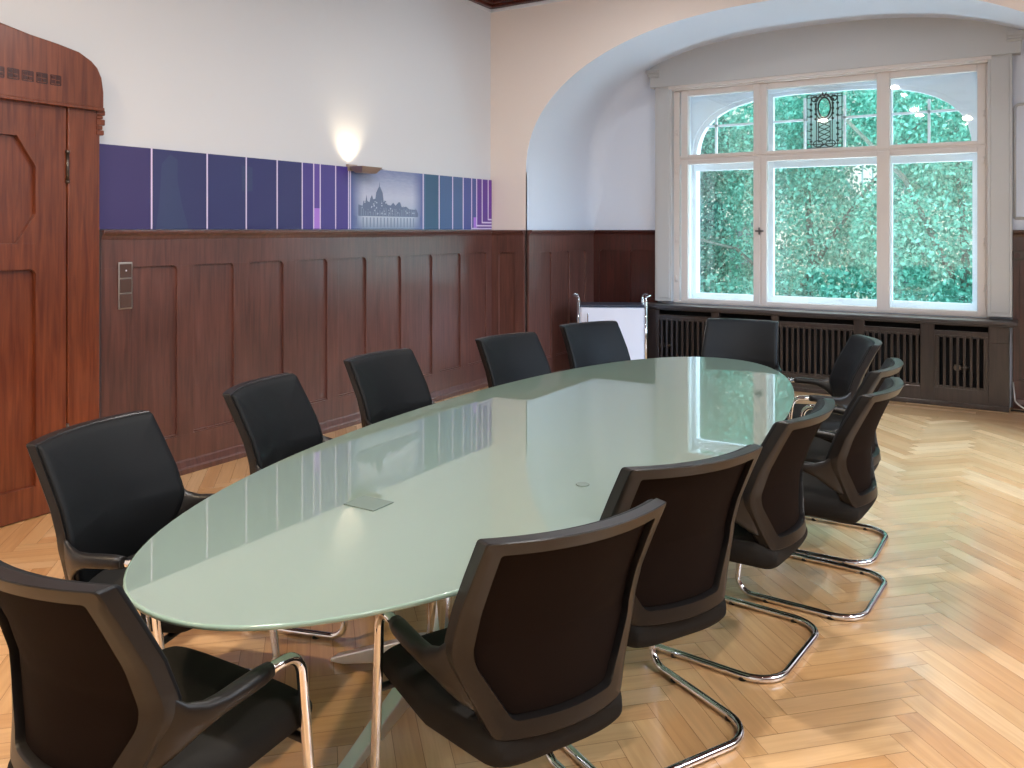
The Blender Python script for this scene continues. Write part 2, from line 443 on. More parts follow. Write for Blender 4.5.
wainscot('trim_7', (AX1, YF, 0), (1, 0, 0), (0, -1, 0), XR-AX1, [(.1+.44*k, .42+.44*k) for k in range(4)])
wainscot('trim_8', (XR, YN, 0), (0, 1, 0), (-1, 0, 0), YF-YN, [(.1+.44*k, .42+.44*k) for k in range(20)])

# ------------------------------------------------------------------ door with carved portal (left)
dr = structure('door_1', (XL, 2.05, 0))
DY = 2.05   # centre
fnp = lambda a, z, d: Vector((d, a, z))
bm = bmesh.new()   # leaf: stiles, rails, octagon surround
D0, D1 = .0, .05
box(bm, 0, D0+.022, -.487, .487, .005, 2.165)
def fr(a0, a1, z0, z1, d=.05): box(bm, 0, d, a0, a1, z0, z1)
fr(.325, .487, .005, 2.165); fr(-.487, -.325, .005, 2.165); fr(-.325, .325, .005, .165); fr(-.325, .325, 1.295, 1.43)
fr(-.325, .325, 1.985, 2.165)
# octagon corners
for s_ in (1, -1):
    for zc, zs in ((1.985, -1), (1.43, 1)):
        prism(bm, [(s_*.326, zc+.001*zs*-1), (s_*.326, zc+zs*.155), (s_*.23, zc-.001*zs)], fnp, 0, .0495)
    R = .03
    for zc in (1.295,):
        pts = [(s_*.327, zc+.002), (s_*.327, zc-R)]+[(s_*(.325-R+R*math.cos(t_)), zc-R+R*math.sin(t_)) for t_ in [PI/2*k/5 for k in range(1, 6)]]
        prism(bm, pts, fnp, 0, .0495)
obj('door_leaf', bm, 'mahog_door', dr, bevel=.005)
bm = bmesh.new()
box(bm, 0, .060, .492, .672, 0, 2.165); box(bm, 0, .060, -.672, -.492, 0, 2.165)
jm = obj('door_frame', bm, 'mahog_door', dr, bevel=.006)
bm = bmesh.new()   # carved edge under the pediment
for s_ in (1, -1):
    for k, (w, h) in enumerate(((.035, .03), (.022, .02), (.034, .035), (.02, .025), (.028, .03))):
        z = 2.165-[0, .03, .05, .085, .11][k]
        box(bm, .005, .068, min(s_*.65, s_*(.665+w)), max(s_*.65, s_*(.665+w)), z-h+.002, z)
obj('carving', bm, 'mahog_door', dr, bevel=.005)
bm = bmesh.new()
half = [(0, 2.565), (.10, 2.545), (.28, 2.508), (.43, 2.486), (.54, 2.464), (.61, 2.427), (.645, 2.394), (.669, 2.343), (.68, 2.267), (.68, 2.16)]
outl = [(-a, z) for a, z in half[::-1]]+half[1:]
prism(bm, outl, fnp, 0, .085)
pd = obj('pediment', bm, 'mahog_door', dr, bevel=.008, segs=3)
bm = bmesh.new()
prism(bm, [(a, z) for a, z in [(-.682, 2.158), (.682, 2.158), (.682, 2.178), (-.682, 2.178)]], fnp, 0, .09)
obj('pediment_moulding', bm, 'mahog_door', dr, bevel=.004)
bm = bmesh.new()
for k in range(-6, 6):
    a = k*.072+.05
    for i in range(2):
        for j in range(2):
            if (i+j) % 2 == 0: box(bm, .084, .0862, a-.023+.024*i, a-.001+.024*i, 2.271+.022*j, 2.291+.022*j)
            else: box(bm, .084, .088, a-.022+.024*i, a-.003+.024*i, 2.273+.022*j, 2.288+.022*j)
    for z in (2.265, 2.315): box(bm, .084, .0865, a-.027, a+.027, z-.003, z+.003)
    for q in (-.027, .027): box(bm, .084, .0865, a+q-.003, a+q+.003, 2.265, 2.315)
obj('carved_squares', bm, 'mahog_dark', dr)
bm = bmesh.new(); cyl(bm, (.058, .490, 1.76), (.058, .490, 1.92), .008); 
for z in (1.76, 1.92): cyl(bm, (.058, .490, z-.008), (.058, .490, z+.008), .011)
obj('hinge', bm, 'brass', dr)
bm = bmesh.new(); cyl(bm, (.058, .490, .30), (.058, .490, .46), .008); obj('hinge', bm, 'brass', dr)
bm = bmesh.new(); box(bm, .05, .056, -.50, -.45, .95, 1.2); tube(bm, fillet([(.05, -.475, 1.08), (.10, -.475, 1.08), (.10, -.36, 1.08)], .015), .009)
obj('door_handle', bm, 'brass', dr)

# light switch
sw = thing('light_switch', 'vertical three-gang light switch, brown rockers in steel frame, on the wood panelling beside the door', 'light switch', (XL+.036, 2.888, 1.045))
bm = bmesh.new(); box(bm, 0, .008, -.044, .044, 0, .27); obj('frame', bm, 'switchmetal', sw, bevel=.006)
for k in range(3):
    bm = bmesh.new(); box(bm, .004, .013, -.036, .036, .010+.086*k, .088+.086*k)
    o = obj('rocker', bm, 'switchbrown', sw, bevel=.003)
bm = bmesh.new(); cyl(bm, (.012, 0, .222), (.0145, 0, .222), .005); obj('indicator_light', bm, 'cabwhite', sw)

# ------------------------------------------------------------------ mural board above the panelling
def flat(name, col, rough=.35): M[name] = plain(name, col, rough, spec=.4); return name
segc = [('mb0', (66, 60, 106)), ('mb1', (58, 62, 104)), ('mb2', (58, 62, 106)), ('mb3', (58, 60, 106)), ('mb4', (76, 66, 136)), ('mb5', (98, 76, 156)),
        ('mb6', (76, 62, 136)), ('mb7', (84, 88, 152)), ('mb8', (80, 104, 140)), ('mb9', (74, 98, 140)), ('mb10', (76, 86, 146)), ('mb11', (96, 60, 146)), ('mb12', (104, 48, 146))]
names = [flat(n, lin(*c)) for n, c in segc]
flat('mline', lin(214, 200, 228)); flat('mglow', lin(168, 120, 214)); flat('mdark', lin(62, 72, 108)); flat('mteal', lin(60, 92, 122))
# skyline photograph: sky and water gradients, procedural
def gradmat(name, stops, noise):
    m, nt, b = newmat(name); tc = N(nt, 'ShaderNodeTexCoord'); sp = N(nt, 'ShaderNodeSeparateXYZ'); nt.links.new(tc.outputs['Object'], sp.inputs[0])
    mr = N(nt, 'ShaderNodeMapRange'); mr.inputs['From Min'].default_value = 1.5; mr.inputs['From Max'].default_value = 1.985
    t = N(nt, 'ShaderNodeTexNoise'); mp = N(nt, 'ShaderNodeMapping'); mp.inputs['Scale'].default_value = noise
    nt.links.new(tc.outputs['Object'], mp.inputs[0]); nt.links.new(mp.outputs[0], t.inputs['Vector'])
    ad = N(nt, 'ShaderNodeMath', operation='MULTIPLY_ADD'); ad.inputs[1].default_value = .16; ad.inputs[2].default_value = -.08
    nt.links.new(t.outputs['Fac'], ad.inputs[0]); s = N(nt, 'ShaderNodeMath', operation='ADD')
    nt.links.new(sp.outputs['Z'], mr.inputs['Value']); nt.links.new(mr.outputs[0], s.inputs[0]); nt.links.new(ad.outputs[0], s.inputs[1])
    r = N(nt, 'ShaderNodeValToRGB'); nt.links.new(s.outputs[0], r.inputs[0])
    while len(r.color_ramp.elements) < len(stops): r.color_ramp.elements.new(.5)
    for e, (p, c) in zip(r.color_ramp.elements, stops): e.position = p; e.color = lin(*c)
    # fade into the flat panel colour at both ends
    ab = N(nt, 'ShaderNodeMath', operation='SUBTRACT'); ab.inputs[1].default_value = 5.24; nt.links.new(sp.outputs['Y'], ab.inputs[0])
    a2 = N(nt, 'ShaderNodeMath', operation='ABSOLUTE'); nt.links.new(ab.outputs[0], a2.inputs[0])
    m2 = N(nt, 'ShaderNodeMapRange'); m2.inputs['From Min'].default_value = .30; m2.inputs['From Max'].default_value = .44; nt.links.new(a2.outputs[0], m2.inputs['Value'])
    mx = N(nt, 'ShaderNodeMix', data_type='RGBA'); nt.links.new(m2.outputs[0], mx.inputs['Factor']); nt.links.new(r.outputs[0], mx.inputs['A'])
    mx.inputs['B'].default_value = lin(84, 96, 152); nt.links.new(mx.outputs['Result'], b.inputs['Base Color'])
    b.inputs['Roughness'].default_value = .35
    M[name] = m
gradmat('mphoto', [(0, (150, 162, 186)), (.2, (128, 142, 170)), (.26, (168, 178, 200)), (.55, (186, 190, 210)), (.8, (158, 164, 192)), (1, (120, 130, 168))], (1, 3, 14))
gradmat('mwater', [(0, (124, 138, 164)), (.12, (160, 172, 194)), (.3, (196, 204, 218))], (1, 60, 3))
flat('mcity', lin(104, 116, 144)); flat('mcity2', lin(124, 136, 160))
bm = bmesh.new()
S = [2.735, 3.072, 3.466, 3.777, 4.046, 4.281, 4.394, 4.46, 4.621, 4.762, 5.69, 5.92, 6.124, 6.29, 6.428, 6.512, 6.605, 6.71, 6.772]
mi_of = [0, 1, 2, 3, 3, 4, 5, 4, 6, 13, 8, 9, 9, 10, 10, 11, 11, 12]
mats_m = names+['mphoto', 'mline', 'mglow', 'mdark', 'mteal', 'mcity', 'mcity2', 'mwater']
XM = XL+.018
box(bm, XL+.001, XM, S[0], S[-1], CAP+.004, 1.985, 0)
def quad(y0, y1, z0, z1, mi, d=.0005):
    bm.faces.new([bm.verts.new(p) for p in ((XM+d, y0, z0), (XM+d, y1, z0), (XM+d, y1, z1), (XM+d, y0, z1))]).material_index = mi
for i in range(len(S)-1): quad(S[i], S[i+1], CAP+.004, 1.985, mi_of[i])
for i in range(1, 16):
    if i == 15: continue
    w = .0055 if i < 10 else .007
    quad(S[i]-w, S[i]+w, CAP+.004, 1.985, 14, .001)
quad(4.782-.005, 4.782+.005, CAP+.004, 1.985, 14, .0012)
for i in (15, 16, 17):     # nested lines that turn the corner near the end
    zt = CAP+.012+(i-14)*.03
    quad(S[i]-.008, S[i]+.008, zt, 1.985, 14, .001); quad(S[i]-.008, 6.772, zt-.008, zt+.006, 14, .001)
quad(S[14], 6.772, CAP+.008, CAP+.02, 14, .001)
quad(4.40, 4.454, CAP+.01, 1.66, 15, .0008); quad(6.46, 6.52, CAP+.02, 1.62, 15, .0008)
def poly(pts, mi, d):
    bm.faces.new([bm.verts.new((XM+d, y, z)) for y, z in pts]).material_index = mi
poly([(3.10, CAP+.004), (3.33, CAP+.004), (3.28, 1.66), (3.25, 1.80), (3.25, 1.93), (3.20, 1.96), (3.14, 1.90), (3.13, 1.75), (3.12, 1.64)], 16, .0008)
poly([(3.74, 1.76), (3.83, 1.76), (3.83, 1.92), (3.74, 1.93)], 16, .0007)
poly([(5.72, CAP+.004), (5.94, CAP+.004), (5.94, 1.985), (5.72, 1.985)], 17, .0007)
# plain generic riverside skyline
poly([(4.86, CAP+.004), (5.64, CAP+.004), (5.64, 1.62), (4.86, 1.62)], 20, .0008)
sky = [(4.87, 1.61), (4.87, 1.70), (4.92, 1.69), (4.93, 1.73), (4.955, 1.73), (4.965, 1.78), (4.975, 1.73), (5.0, 1.72), (5.01, 1.75), (5.03, 1.78), (5.045, 1.745), (5.07, 1.75), (5.08, 1.80), (5.10, 1.83), (5.115, 1.85), (5.12, 1.89), (5.125, 1.85), (5.14, 1.83), (5.16, 1.80), (5.17, 1.74), (5.20, 1.735), (5.22, 1.705), (5.26, 1.70), (5.29, 1.725), (5.32, 1.70), (5.36, 1.73), (5.38, 1.73), (5.40, 1.69), (5.46, 1.695), (5.50, 1.675), (5.60, 1.67), (5.62, 1.64), (5.62, 1.61)]
poly(sky, 18, .001)
for k in range(60):
    y = random.uniform(4.88, 5.58); z = random.uniform(1.615, 1.69 if y > 5.2 else 1.73); quad(y, y+random.uniform(.008, .02), z, z+random.uniform(.004, .014), random.choice((19, 13)), .0014+k*1e-6)
for k in range(26):
    y = 4.90+k*.027+random.uniform(-.006, .006); quad(y, y+.012, 1.615, 1.64+random.random()*.04, 19, .0012)
for k in range(16):
    y = 4.92+k*.042; quad(y, y+.014, 1.52, 1.60, 19, .0012)
mu = obj('mural_board', bm, mats_m)
tag(mu, 'long blue and purple striped mural board with skyline picture, above the panelling', 'mural')

# ------------------------------------------------------------------ wall lamp
LX, LY, LZ = XL+.018, 4.80, 1.985
wl = thing('wall_lamp', 'flat metal tray wall lamp glowing upwards above the mural board', 'wall lamp', (LX, LY, LZ))
bm = bmesh.new(); box(bm, -.018, .012, -.05, .05, -.03, .02); tube(bm, [(.0, 0, .0), (.10, .02, .0)], .009); obj('bracket', bm, 'lampmetal', wl, bevel=.003)
bm = bmesh.new()
P0_ = [(.03, -.06), (.16, -.06), (.16, .17), (.03, .17)]; P1_ = [(.05, -.02), (.12, -.02), (.12, .15), (.05, .15)]
ra = [bm.verts.new((x, y, .0)) for x, y in P0_]; rb_ = [bm.verts.new((x, y, -.045)) for x, y in P1_]; rc_ = [bm.verts.new((x+(.004 if x < .1 else -.004), y+(.004 if y < .1 else -.004), .0)) for x, y in P0_]
rd_ = [bm.verts.new((x+(.004 if x < .1 else -.004), y+(.004 if y < .1 else -.004), -.040)) for x, y in P1_]
loopstrip(bm, ra, rb_); bm.faces.new(rb_); loopstrip(bm, ra, rc_); loopstrip(bm, rc_, rd_); bm.faces.new(rd_)
obj('tray', bm, 'lampmetal', wl)
bm = bmesh.new(); prism(bm, [(.05, .172), (.16, .172), (.14, .235), (.07, .235)], lambda a, b_, d: Vector((a, b_, d)), -.012, -.004); obj('glass_wing', bm, 'cabwhite', wl, bevel=.002)
m, nt, b = newmat('halogen bulb'); b.inputs['Emission Color'].default_value = (1, .85, .6, 1); b.inputs['Emission Strength'].default_value = 30; M['bulb'] = m
bm = bmesh.new(); bmesh.ops.create_uvsphere(bm, u_segments=12, v_segments=8, radius=.012, matrix=Matrix.Translation((.08, .0, -.02))); obj('bulb', bm, 'bulb', wl, smooth=True)

# ------------------------------------------------------------------ window
wn = structure('window_1', (0, 0, 0))
IY0, IY1 = 8.185, 8.245
PX = [(-2.94, -2.27), (-2.14, -1.15), (-1.04, -.35)]
ZL0, ZL1, ZU0, ZU1 = .80, 2.17, 2.27, 2.87
bm = bmesh.new()
box(bm, WX0, WX0+.07, IY0, IY1+.03, WZ0, WZ1); box(bm, WX1-.05, WX1, IY0, IY1+.03, WZ0, WZ1)
box(bm, WX0, WX1, IY0, IY1+.03, WZ1-.05, WZ1); box(bm, WX0, WX1, IY0, IY1+.03, WZ0-.01, WZ0+.015)
for x in (-2.205, -1.095): box(bm, x-.04, x+.04, IY0+.002, IY1+.027, WZ0, WZ1)
box(bm, WX0, WX1, IY0+.005, IY1+.03, 2.18, 2.26)
obj('window_frame', bm, 'winpaint', wn, bevel=.006)
for i, (x0, x1) in enumerate(PX):
    for (z0, z1), nm in (((ZL0, ZL1), 'lower_sash'), ((ZU0, ZU1), 'upper_sash')):
        ow = .055 if i == 1 else .07
        oz0 = .035; oz1 = .045 if z0 < 1 else .07
        bm = bmesh.new()
        box(bm, x0-ow, x0, IY0-.006, IY1, z0-oz0, z1+oz1); box(bm, x1, x1+ow-.006, IY0-.006, IY1, z0-oz0, z1+oz1)
        box(bm, x0, x1, IY0-.006, IY1, z0-oz0, z0); box(bm, x0, x1, IY0-.006, IY1, z1, z1+oz1)
        s_ = obj(nm, bm, 'winpaint', wn, bevel=.006)
        bm = bmesh.new(); box(bm, x0-.003, x1+.003, 8.215, 8.219, z0-.003, z1+.003); obj('pane', bm, 'pane', s_)
bm = bmesh.new(); cyl(bm, (-2.205, IY0-.03, 1.49), (-2.205, IY0, 1.49), .012); tube(bm, [(-2.205, IY0-.03, 1.455), (-2.205, IY0-.034, 1.525)], .008)
tube(bm, [(-2.245, IY0-.03, 1.49), (-2.165, IY0-.03, 1.49)], .008); obj('window_handle', bm, 'brass', wn)
for x, z in ((-3.06, 2.1), (-3.06, 1.4), (-3.06, 1.0), (-3.06, 2.5), (-.30, 2.1), (-.30, 1.4), (-.30, 1.0), (-.30, 2.5)):
    bm = bmesh.new(); cyl(bm, (x, IY0-.008, z-.03), (x, IY0-.008, z+.03), .006); obj('window_hinge', bm, 'winpaint', wn)
# niche between the two window layers
OY0, OY1 = 8.56, 8.62
bm = bmesh.new()
box(bm, -3.16, -3.035, 8.25, OY1, .70, 3.05); box(bm, -.33, -.22, 8.25, OY1, .70, 3.05)
box(bm, -3.1, -.22, 8.25, OY1, 2.965, 3.08); box(bm, -3.1, -.22, 8.25, OY1, .66, .765)
obj('window_reveal', bm, 'outpaint', wn)
# outer wall with elliptical-headed opening
OA = arch(1.33, .75, 2.15, 3.1, 40, -1.70)
bm = bmesh.new()
ol = [(-3.03, .74)]+[(x, z) for x, z in OA]+[(-.37, .74)]
A0 = [bm.verts.new((x, OY0, z)) for x, z in OA]; B0 = [bm.verts.new((x, OY0, 3.1)) for x, z in OA]
A1 = [bm.verts.new((x, OY1+.2, z)) for x, z in OA]; B1 = [bm.verts.new((x, OY1+.2, 3.1)) for x, z in OA]
loopstrip(bm, A0, B0, closed=False); loopstrip(bm, A1, B1, closed=False); loopstrip(bm, A0, A1, closed=False)
box(bm, -3.6, -3.03, OY0, OY1+.2, 0, 3.1); box(bm, -.37, .4, OY0, OY1+.2, 0, 3.1); box(bm, -3.6, .4, OY0, OY1+.2, -.3, .76)
box(bm, -3.6, .4, OY0, OY1+.2, 3.1, 4.2)
obj('wall_outer', bm, 'outpaint', kind='structure')
bm = bmesh.new()   # outer sash: arched rim, mullions, glazing bars
rim = [(-3.03, .76)]+OA+[(-.37, .76)]
inn = []
cx, cz = -1.675, 1.8
for x, z in rim: inn.append((x+(.035 if x < cx-.05 else -.035 if x > cx+.05 else 0)*min(1, abs(x-cx)/1.0), (z-.035 if z > 2.2 else z) if z > .8 else z))
v = [[bm.verts.new((x, y, z)) for x, z in P] for P, y in ((rim, 8.59), (inn, 8.59), (inn, 8.64), (rim, 8.64))]
for a, b_ in ((0, 1), (1, 2), (2, 3)): loopstrip(bm, v[a], v[b_], closed=False)
for x in (-2.215, -1.105): box(bm, x-.035, x+.035, 8.581, 8.649, .76, 2.88 if x > -2 else 2.86)
box(bm, -3.02, -.38, 8.585, 8.645, 2.13, 2.235); box(bm, -3.02, -.38, 8.585, 8.645, .76, .83)
for x in (-2.78, -1.875, -1.50, -.76): box(bm, x-.011, x+.011, 8.60, 8.63, 2.2, 2.82 if x in (-1.875, -1.50) else 2.72)
box(bm, -2.88, -.47, 8.60, 8.63, 2.59, 2.612)
obj('outer_sash', bm, 'outpaint', wn)
bm = bmesh.new(); box(bm, -3.0, -.41, 8.612, 8.616, .80, 2.86); obj('outer_pane', bm, 'pane', wn)
# leaded glass panel
bm = bmesh.new(); LY_ = 8.60; lc = -1.6875
def bar(x0, z0, x1, z1, r=.0045): tube(bm, [(lc+x0, LY_, 2.60+z0), (lc+x1, LY_, 2.60+z1)], r, 6)
def ell(x, z, a, b_, r=.005, n=24): tube(bm, [(lc+x+a*math.cos(2*PI*k/n), LY_, 2.60+z+b_*math.sin(2*PI*k/n)) for k in range(n)], r, 6, closed=True)
for x in (-.165, .165, -.125, .125, -.075, .075): bar(x, -.28, x, .24)
for z in (-.285, -.25, .24, .215): bar(-.165, z, .165, z)
ell(0, .11, .058, .10, .008); ell(0, .11, .085, .125, .005)
for k in range(4):
    z = -.03-k*.05
    bar(-.055, z, .055, z-.05); bar(.055, z, -.055, z-.05)
for s_ in (1, -1):
    ell(s_*.06, -.245, .045, .03, .005); ell(s_*.09, .20, .03, .025, .007)
    bar(s_*.055, -.02, s_*.055, -.23)
    for z in (-.22, -.16, -.10, -.05, .03, .09, .15): cyl(bm, (lc+s_*.125, LY_-.007, 2.60+z), (lc+s_*.125, LY_+.007, 2.60+z), .013, n=8)
    for z in (.0, .05, .10, .15, .19): cyl(bm, (lc+s_*.08, LY_-.007, 2.60+z), (lc+s_*.08, LY_+.007, 2.60+z), .013, n=8)
    for z in (-.2, -.12, .02, .1): bar(s_*.125, z, s_*.165, z+.01)
    bar(s_*.02, .26, s_*.0, .22, .008); bar(s_*.03, .235, s_*.07, .20, .008); bar(0, -.25, s_*.04, -.275, .008)
ld = obj('leaded_panel', bm, 'lead', wn)
bm = bmesh.new(); ov = [(lc+.058*math.cos(2*PI*k/24), 2.71+.10*math.sin(2*PI*k/24)) for k in range(24)]
rc_ = []
for k in range(24):
    c_, s_ = math.cos(2*PI*k/24), math.sin(2*PI*k/24); q = min(.17/max(1e-6, abs(c_)), (.14 if s_ > 0 else .40)/max(1e-6, abs(s_)))
    rc_.append((lc+q*c_, 2.71+q*s_))
va = [bm.verts.new((x, 8.6055, z)) for x, z in ov]; vb = [bm.verts.new((x, 8.6055, z)) for x, z in rc_]; loopstrip(bm, va, vb)
obj('leaded_pane', bm, 'stain', ld)
# casing: pilasters and header board cut by the vault
cs = structure('trim_9')
bm = bmesh.new()
for x0, x1 in ((-3.27, -3.09), (-.27, -.09)):
    box(bm, x0, x1, 8.115, 8.20, .765, 2.985)
    box(bm, x0+.02, x1-.02, 8.108, 8.12, .80, 2.96)
obj('pilaster', bm, 'paint', cs, bevel=.006)
bm = bmesh.new()
def zb(x, off=0):
    a = abs(x-AC)/2.345
    return 2.05+1.37*(1-a**2.6)**(1/2.6)-off
xs = [-3.315+(3.33-.03)*k/40 for k in range(41)]
top = [(x, min(zb(x)+.02, 3.45)) for x in xs]
pts = [(-3.315, 2.975)]+top+[(-.03, 2.975)]
prism(bm, pts, lambda a, z, d: Vector((a, d, z)), 8.09, 8.2)
hb = obj('header_board', bm, 'paint', cs, bevel=.004)
bm = bmesh.new()
for k, (d, h) in enumerate(((.012, .02), (.022, .03), (.035, .035))):
    for s_, xe in ((-1, -3.315), (1, -.03)):
        z0 = 3.075+[0, .02, .045][k]
        xi = xe-s_*.1
        box(bm, min(xe+s_*d, xi), max(xe+s_*d, xi), 8.09-d, 8.2, z0, z0+h)
xs2 = [-3.35+(3.35-.01)*k/40 for k in range(41)]
for x0, x1 in zip(xs2, xs2[1:]):
    pass
obj('header_moulding', bm, 'paint', cs, bevel=.004)
bm = bmesh.new(); box(bm, -3.12, -.24, 8.10, 8.19, 2.945, 2.985); box(bm, -3.12, -.24, 8.13, 8.19, 2.93, 2.95)
obj('head_rail', bm, 'winpaint', cs, bevel=.005)
# moulded wall frame to the right of the window
bm = bmesh.new()
P = fillet([(.0-.075, YB-.004, 1.6), (-.075, YB-.004, 2.56), (.5, YB-.004, 2.56), (.5, YB-.004, 1.6), (-.075, YB-.004, 1.6)], .04)
tube(bm, P, .012, 8); obj('trim_10', bm, 'paint', kind='structure')

# ------------------------------------------------------------------ radiator cover under the window
rc = thing('radiator_cover', 'long dark wooden radiator cover with slatted grilles under the wide window', 'radiator cover', (-1.69, 7.95, 0))
def rb(bm, x0, x1, y0, y1, z0, z1): box(bm, x0+1.69, x1+1.69, y0-7.95, y1-7.95, z0, z1)
bm = bmesh.new(); rb(bm, -3.35, -.05, 7.915, 8.182, .715, .745); rb(bm, -3.315, -.07, 7.93, 8.16, .70, .716); obj('sill_shelf', bm, 'shelfwood', rc, bevel=.006)
gr = [(-3.16, -2.62), (-2.54, -2.04), (-1.97, -1.31), (-1.22, -.77), (-.66, -.26)]
bm = bmesh.new()
rb(bm, -3.30, -.11, 7.955, 7.98, .0, .155); rb(bm, -3.30, -.11, 7.955, 7.98, .605, .645)
rb(bm, -3.30, -.11, 7.945, 7.98, 0, .04)
e = -3.30
for x0, x1 in gr+[(-.11, -.11)]:
    rb(bm, e, x0, 7.952, 7.98, 0, .70); e = x1
rb(bm, -.25, -.11, 7.945, 7.99, .56, .70)
rb(bm, -3.30, -3.27, 7.96, 8.16, 0, .70); rb(bm, -.14, -.11, 7.96, 8.16, 0, .70); rb(bm, -3.30, -.11, 7.955, 7.98, .69, .702)
obj('body', bm, 'coverwood', rc, bevel=.004)
bm = bmesh.new(); rb(bm, -3.27, -.14, 8.10, 8.12, .05, .69); obj('shade_backing', bm, 'black', rc)  # black sheet standing in for the shade inside the cover
for gi, (x0, x1) in enumerate(gr):
    bm = bmesh.new()
    n = max(4, round((x1-x0)/.052)); p = (x1-x0)/n
    rb(bm, x0, x1, 7.958, 7.975, .155, .175); rb(bm, x0, x1, 7.958, 7.975, .588, .606)
    for k in range(n):
        xc = x0+(k+.5)*p; rb(bm, xc-.0105, xc+.0105, 7.955, 7.972, .165, .60)
    if gi == 4: rb(bm, x0, x0+.02, 7.95, 7.975, .155, .606); rb(bm, x1-.02, x1, 7.95, 7.975, .155, .606)
    obj('grille', bm, 'coverwood', rc, bevel=.002)
for x in (-3.09, -.44):
    bm = bmesh.new(); o3 = (x+1.69, .06, .33)
    cyl(bm, (o3[0]-.05, .06, .33), (o3[0]+.05, .06, .33), .018); cyl(bm, (o3[0], .06, .29), (o3[0], .06, .38), .014); cyl(bm, (o3[0]-.05, .05, .33), (o3[0]-.05, .035, .33), .028)
    obj('radiator_valve', bm, 'brass', rc)

# socket and cables by the right end of the window
so = thing('wall_socket', 'small dark double wall socket on the panelling right of the window', 'wall socket', (-.02, YB-.034, 1.285))
bm = bmesh.new(); box(bm, -.07, .07, -.012, 0, -.04, .04); obj('plate', bm, 'socket', so, bevel=.005)
for x in (-.035, .035):
    bm = bmesh.new(); cyl(bm, (x, -.016, 0), (x, -.011, 0), .022); obj('outlet', bm, 'mahog_dark', so)
bm = bmesh.new()
tube(bm, fillet([(-.085, YB-.045, .22), (-.07, YB-.09, .06), (.0, YB-.10, .012), (.16, YB-.12, .010), (.4, YB-.12, .010)], .06), .006, 8)
tag(obj('white_cable', bm, 'cablewhite'), 'thin white cable trailing down to the floor right of the radiator cover', 'cable')
bm = bmesh.new()
tube(bm, [(-.10+.14*math.sin(t_*.7)+t_*.035, 7.955+.05*math.cos(t_), .009+.004*(k % 2)) for k, t_ in enumerate([i*.45 for i in range(26)])], .007, 8)
tag(obj('black_cable', bm, 'cableblack'), 'coiled black cable lying on the floor right of the radiator cover', 'cable')

# ------------------------------------------------------------------ rolling cabinet in the alcove corner
rcab = thing('rolling_cabinet', 'light grey rolling cabinet with dark top and chrome corner posts left of the window', 'cabinet', (-3.384, 7.31, 0), math.radians(28))
HW, DP, TP = .325, .34, .775
bm = bmesh.new(); box(bm, -HW+.02, HW-.02, .0, DP, .085, TP-.02); obj('carcass', bm, 'cabwhite', rcab, bevel=.004)
bm = bmesh.new(); box(bm, -HW+.01, HW-.01, -.01, DP, TP-.02, TP); obj('top', bm, 'cabtop', rcab, bevel=.004)
bm = bmesh.new(); box(bm, -HW+.035, HW-.035, -.018, 0, .12, TP-.025); d_ = obj('door', bm, 'cabwhite', rcab, bevel=.003)
bm = bmesh.new(); tube(bm, fillet([(-.235, -.018, TP-.08), (-.235, -.045, TP-.08), (-.235, -.045, TP-.24), (-.235, -.018, TP-.24)], .012), .007); obj('handle', bm, 'chrome', d_)
for sx_ in (-1, 1):
    for yy in (.0, DP):
        bm = bmesh.new(); cyl(bm, (sx_*(HW-.004), yy, .08), (sx_*(HW-.004), yy, TP+.035), .0145)
        lathe(bm, (sx_*(HW-.004), yy, TP+.035), [(.0145, 0), (.0145, .012), (.008, .02)])
        obj('corner_post', bm, 'chrome', rcab)
        bm = bmesh.new(); cyl(bm, (sx_*(HW-.03)-.012, yy, .04), (sx_*(HW-.03)+.012, yy, .04), .038); cyl(bm, (sx_*(HW-.03), yy, .05), (sx_*(HW-.03), yy, .10), .012); obj('caster', bm, 'plastic', rcab)
    bm = bmesh.new(); x = sx_*(HW-.004)
    tube(bm, fillet([(x, .0, TP+.03), (x, .0, TP+.075), (x+sx_*.05, .05, TP+.09), (x+sx_*.05, DP-.05, TP+.09), (x, DP, TP+.075), (x, DP, TP+.03)], .03), .009); obj('push_handle', bm, 'chrome', rcab)

# ------------------------------------------------------------------ table
TC = (-1.587, 3.112); TZ = .695; TA, TB, TPW = .744, 2.027, 2.12
tb = thing('conference_table', 'long oval conference table with pale green satin glass top on chrome pedestals', 'table', (TC[0], TC[1], 0), math.radians(1.2)*0)
bm = bmesh.new()
def sup(a, b_, p, n=128): 
    return [(math.copysign(abs(math.cos(t_))**(2/p), math.cos(t_))*a, math.copysign(abs(math.sin(t_))**(2/p), math.sin(t_))*b_) for t_ in [2*PI*i/n for i in range(n)]]
rings = [(1-.0022/TA, TZ-.012), (1, TZ-.010), (1, TZ-.002), (1-.0022/TA, TZ)]
rot = Matrix.Rotation(-math.radians(-1.2), 3, 'Z')
vv = []
for k, z in rings:
    vv.append([bm.verts.new(rot @ Vector((x*k, y*k, z))) for x, y in sup(TA, TB, TPW)])
for a, b_ in zip(vv, vv[1:]): loopstrip(bm, a, b_, 1, smooth=True)
bm.faces.new(vv[0][::-1]); bm.faces.new(vv[-1])
obj('table_top', bm, ['tableglass', 'tableedge'], tb)
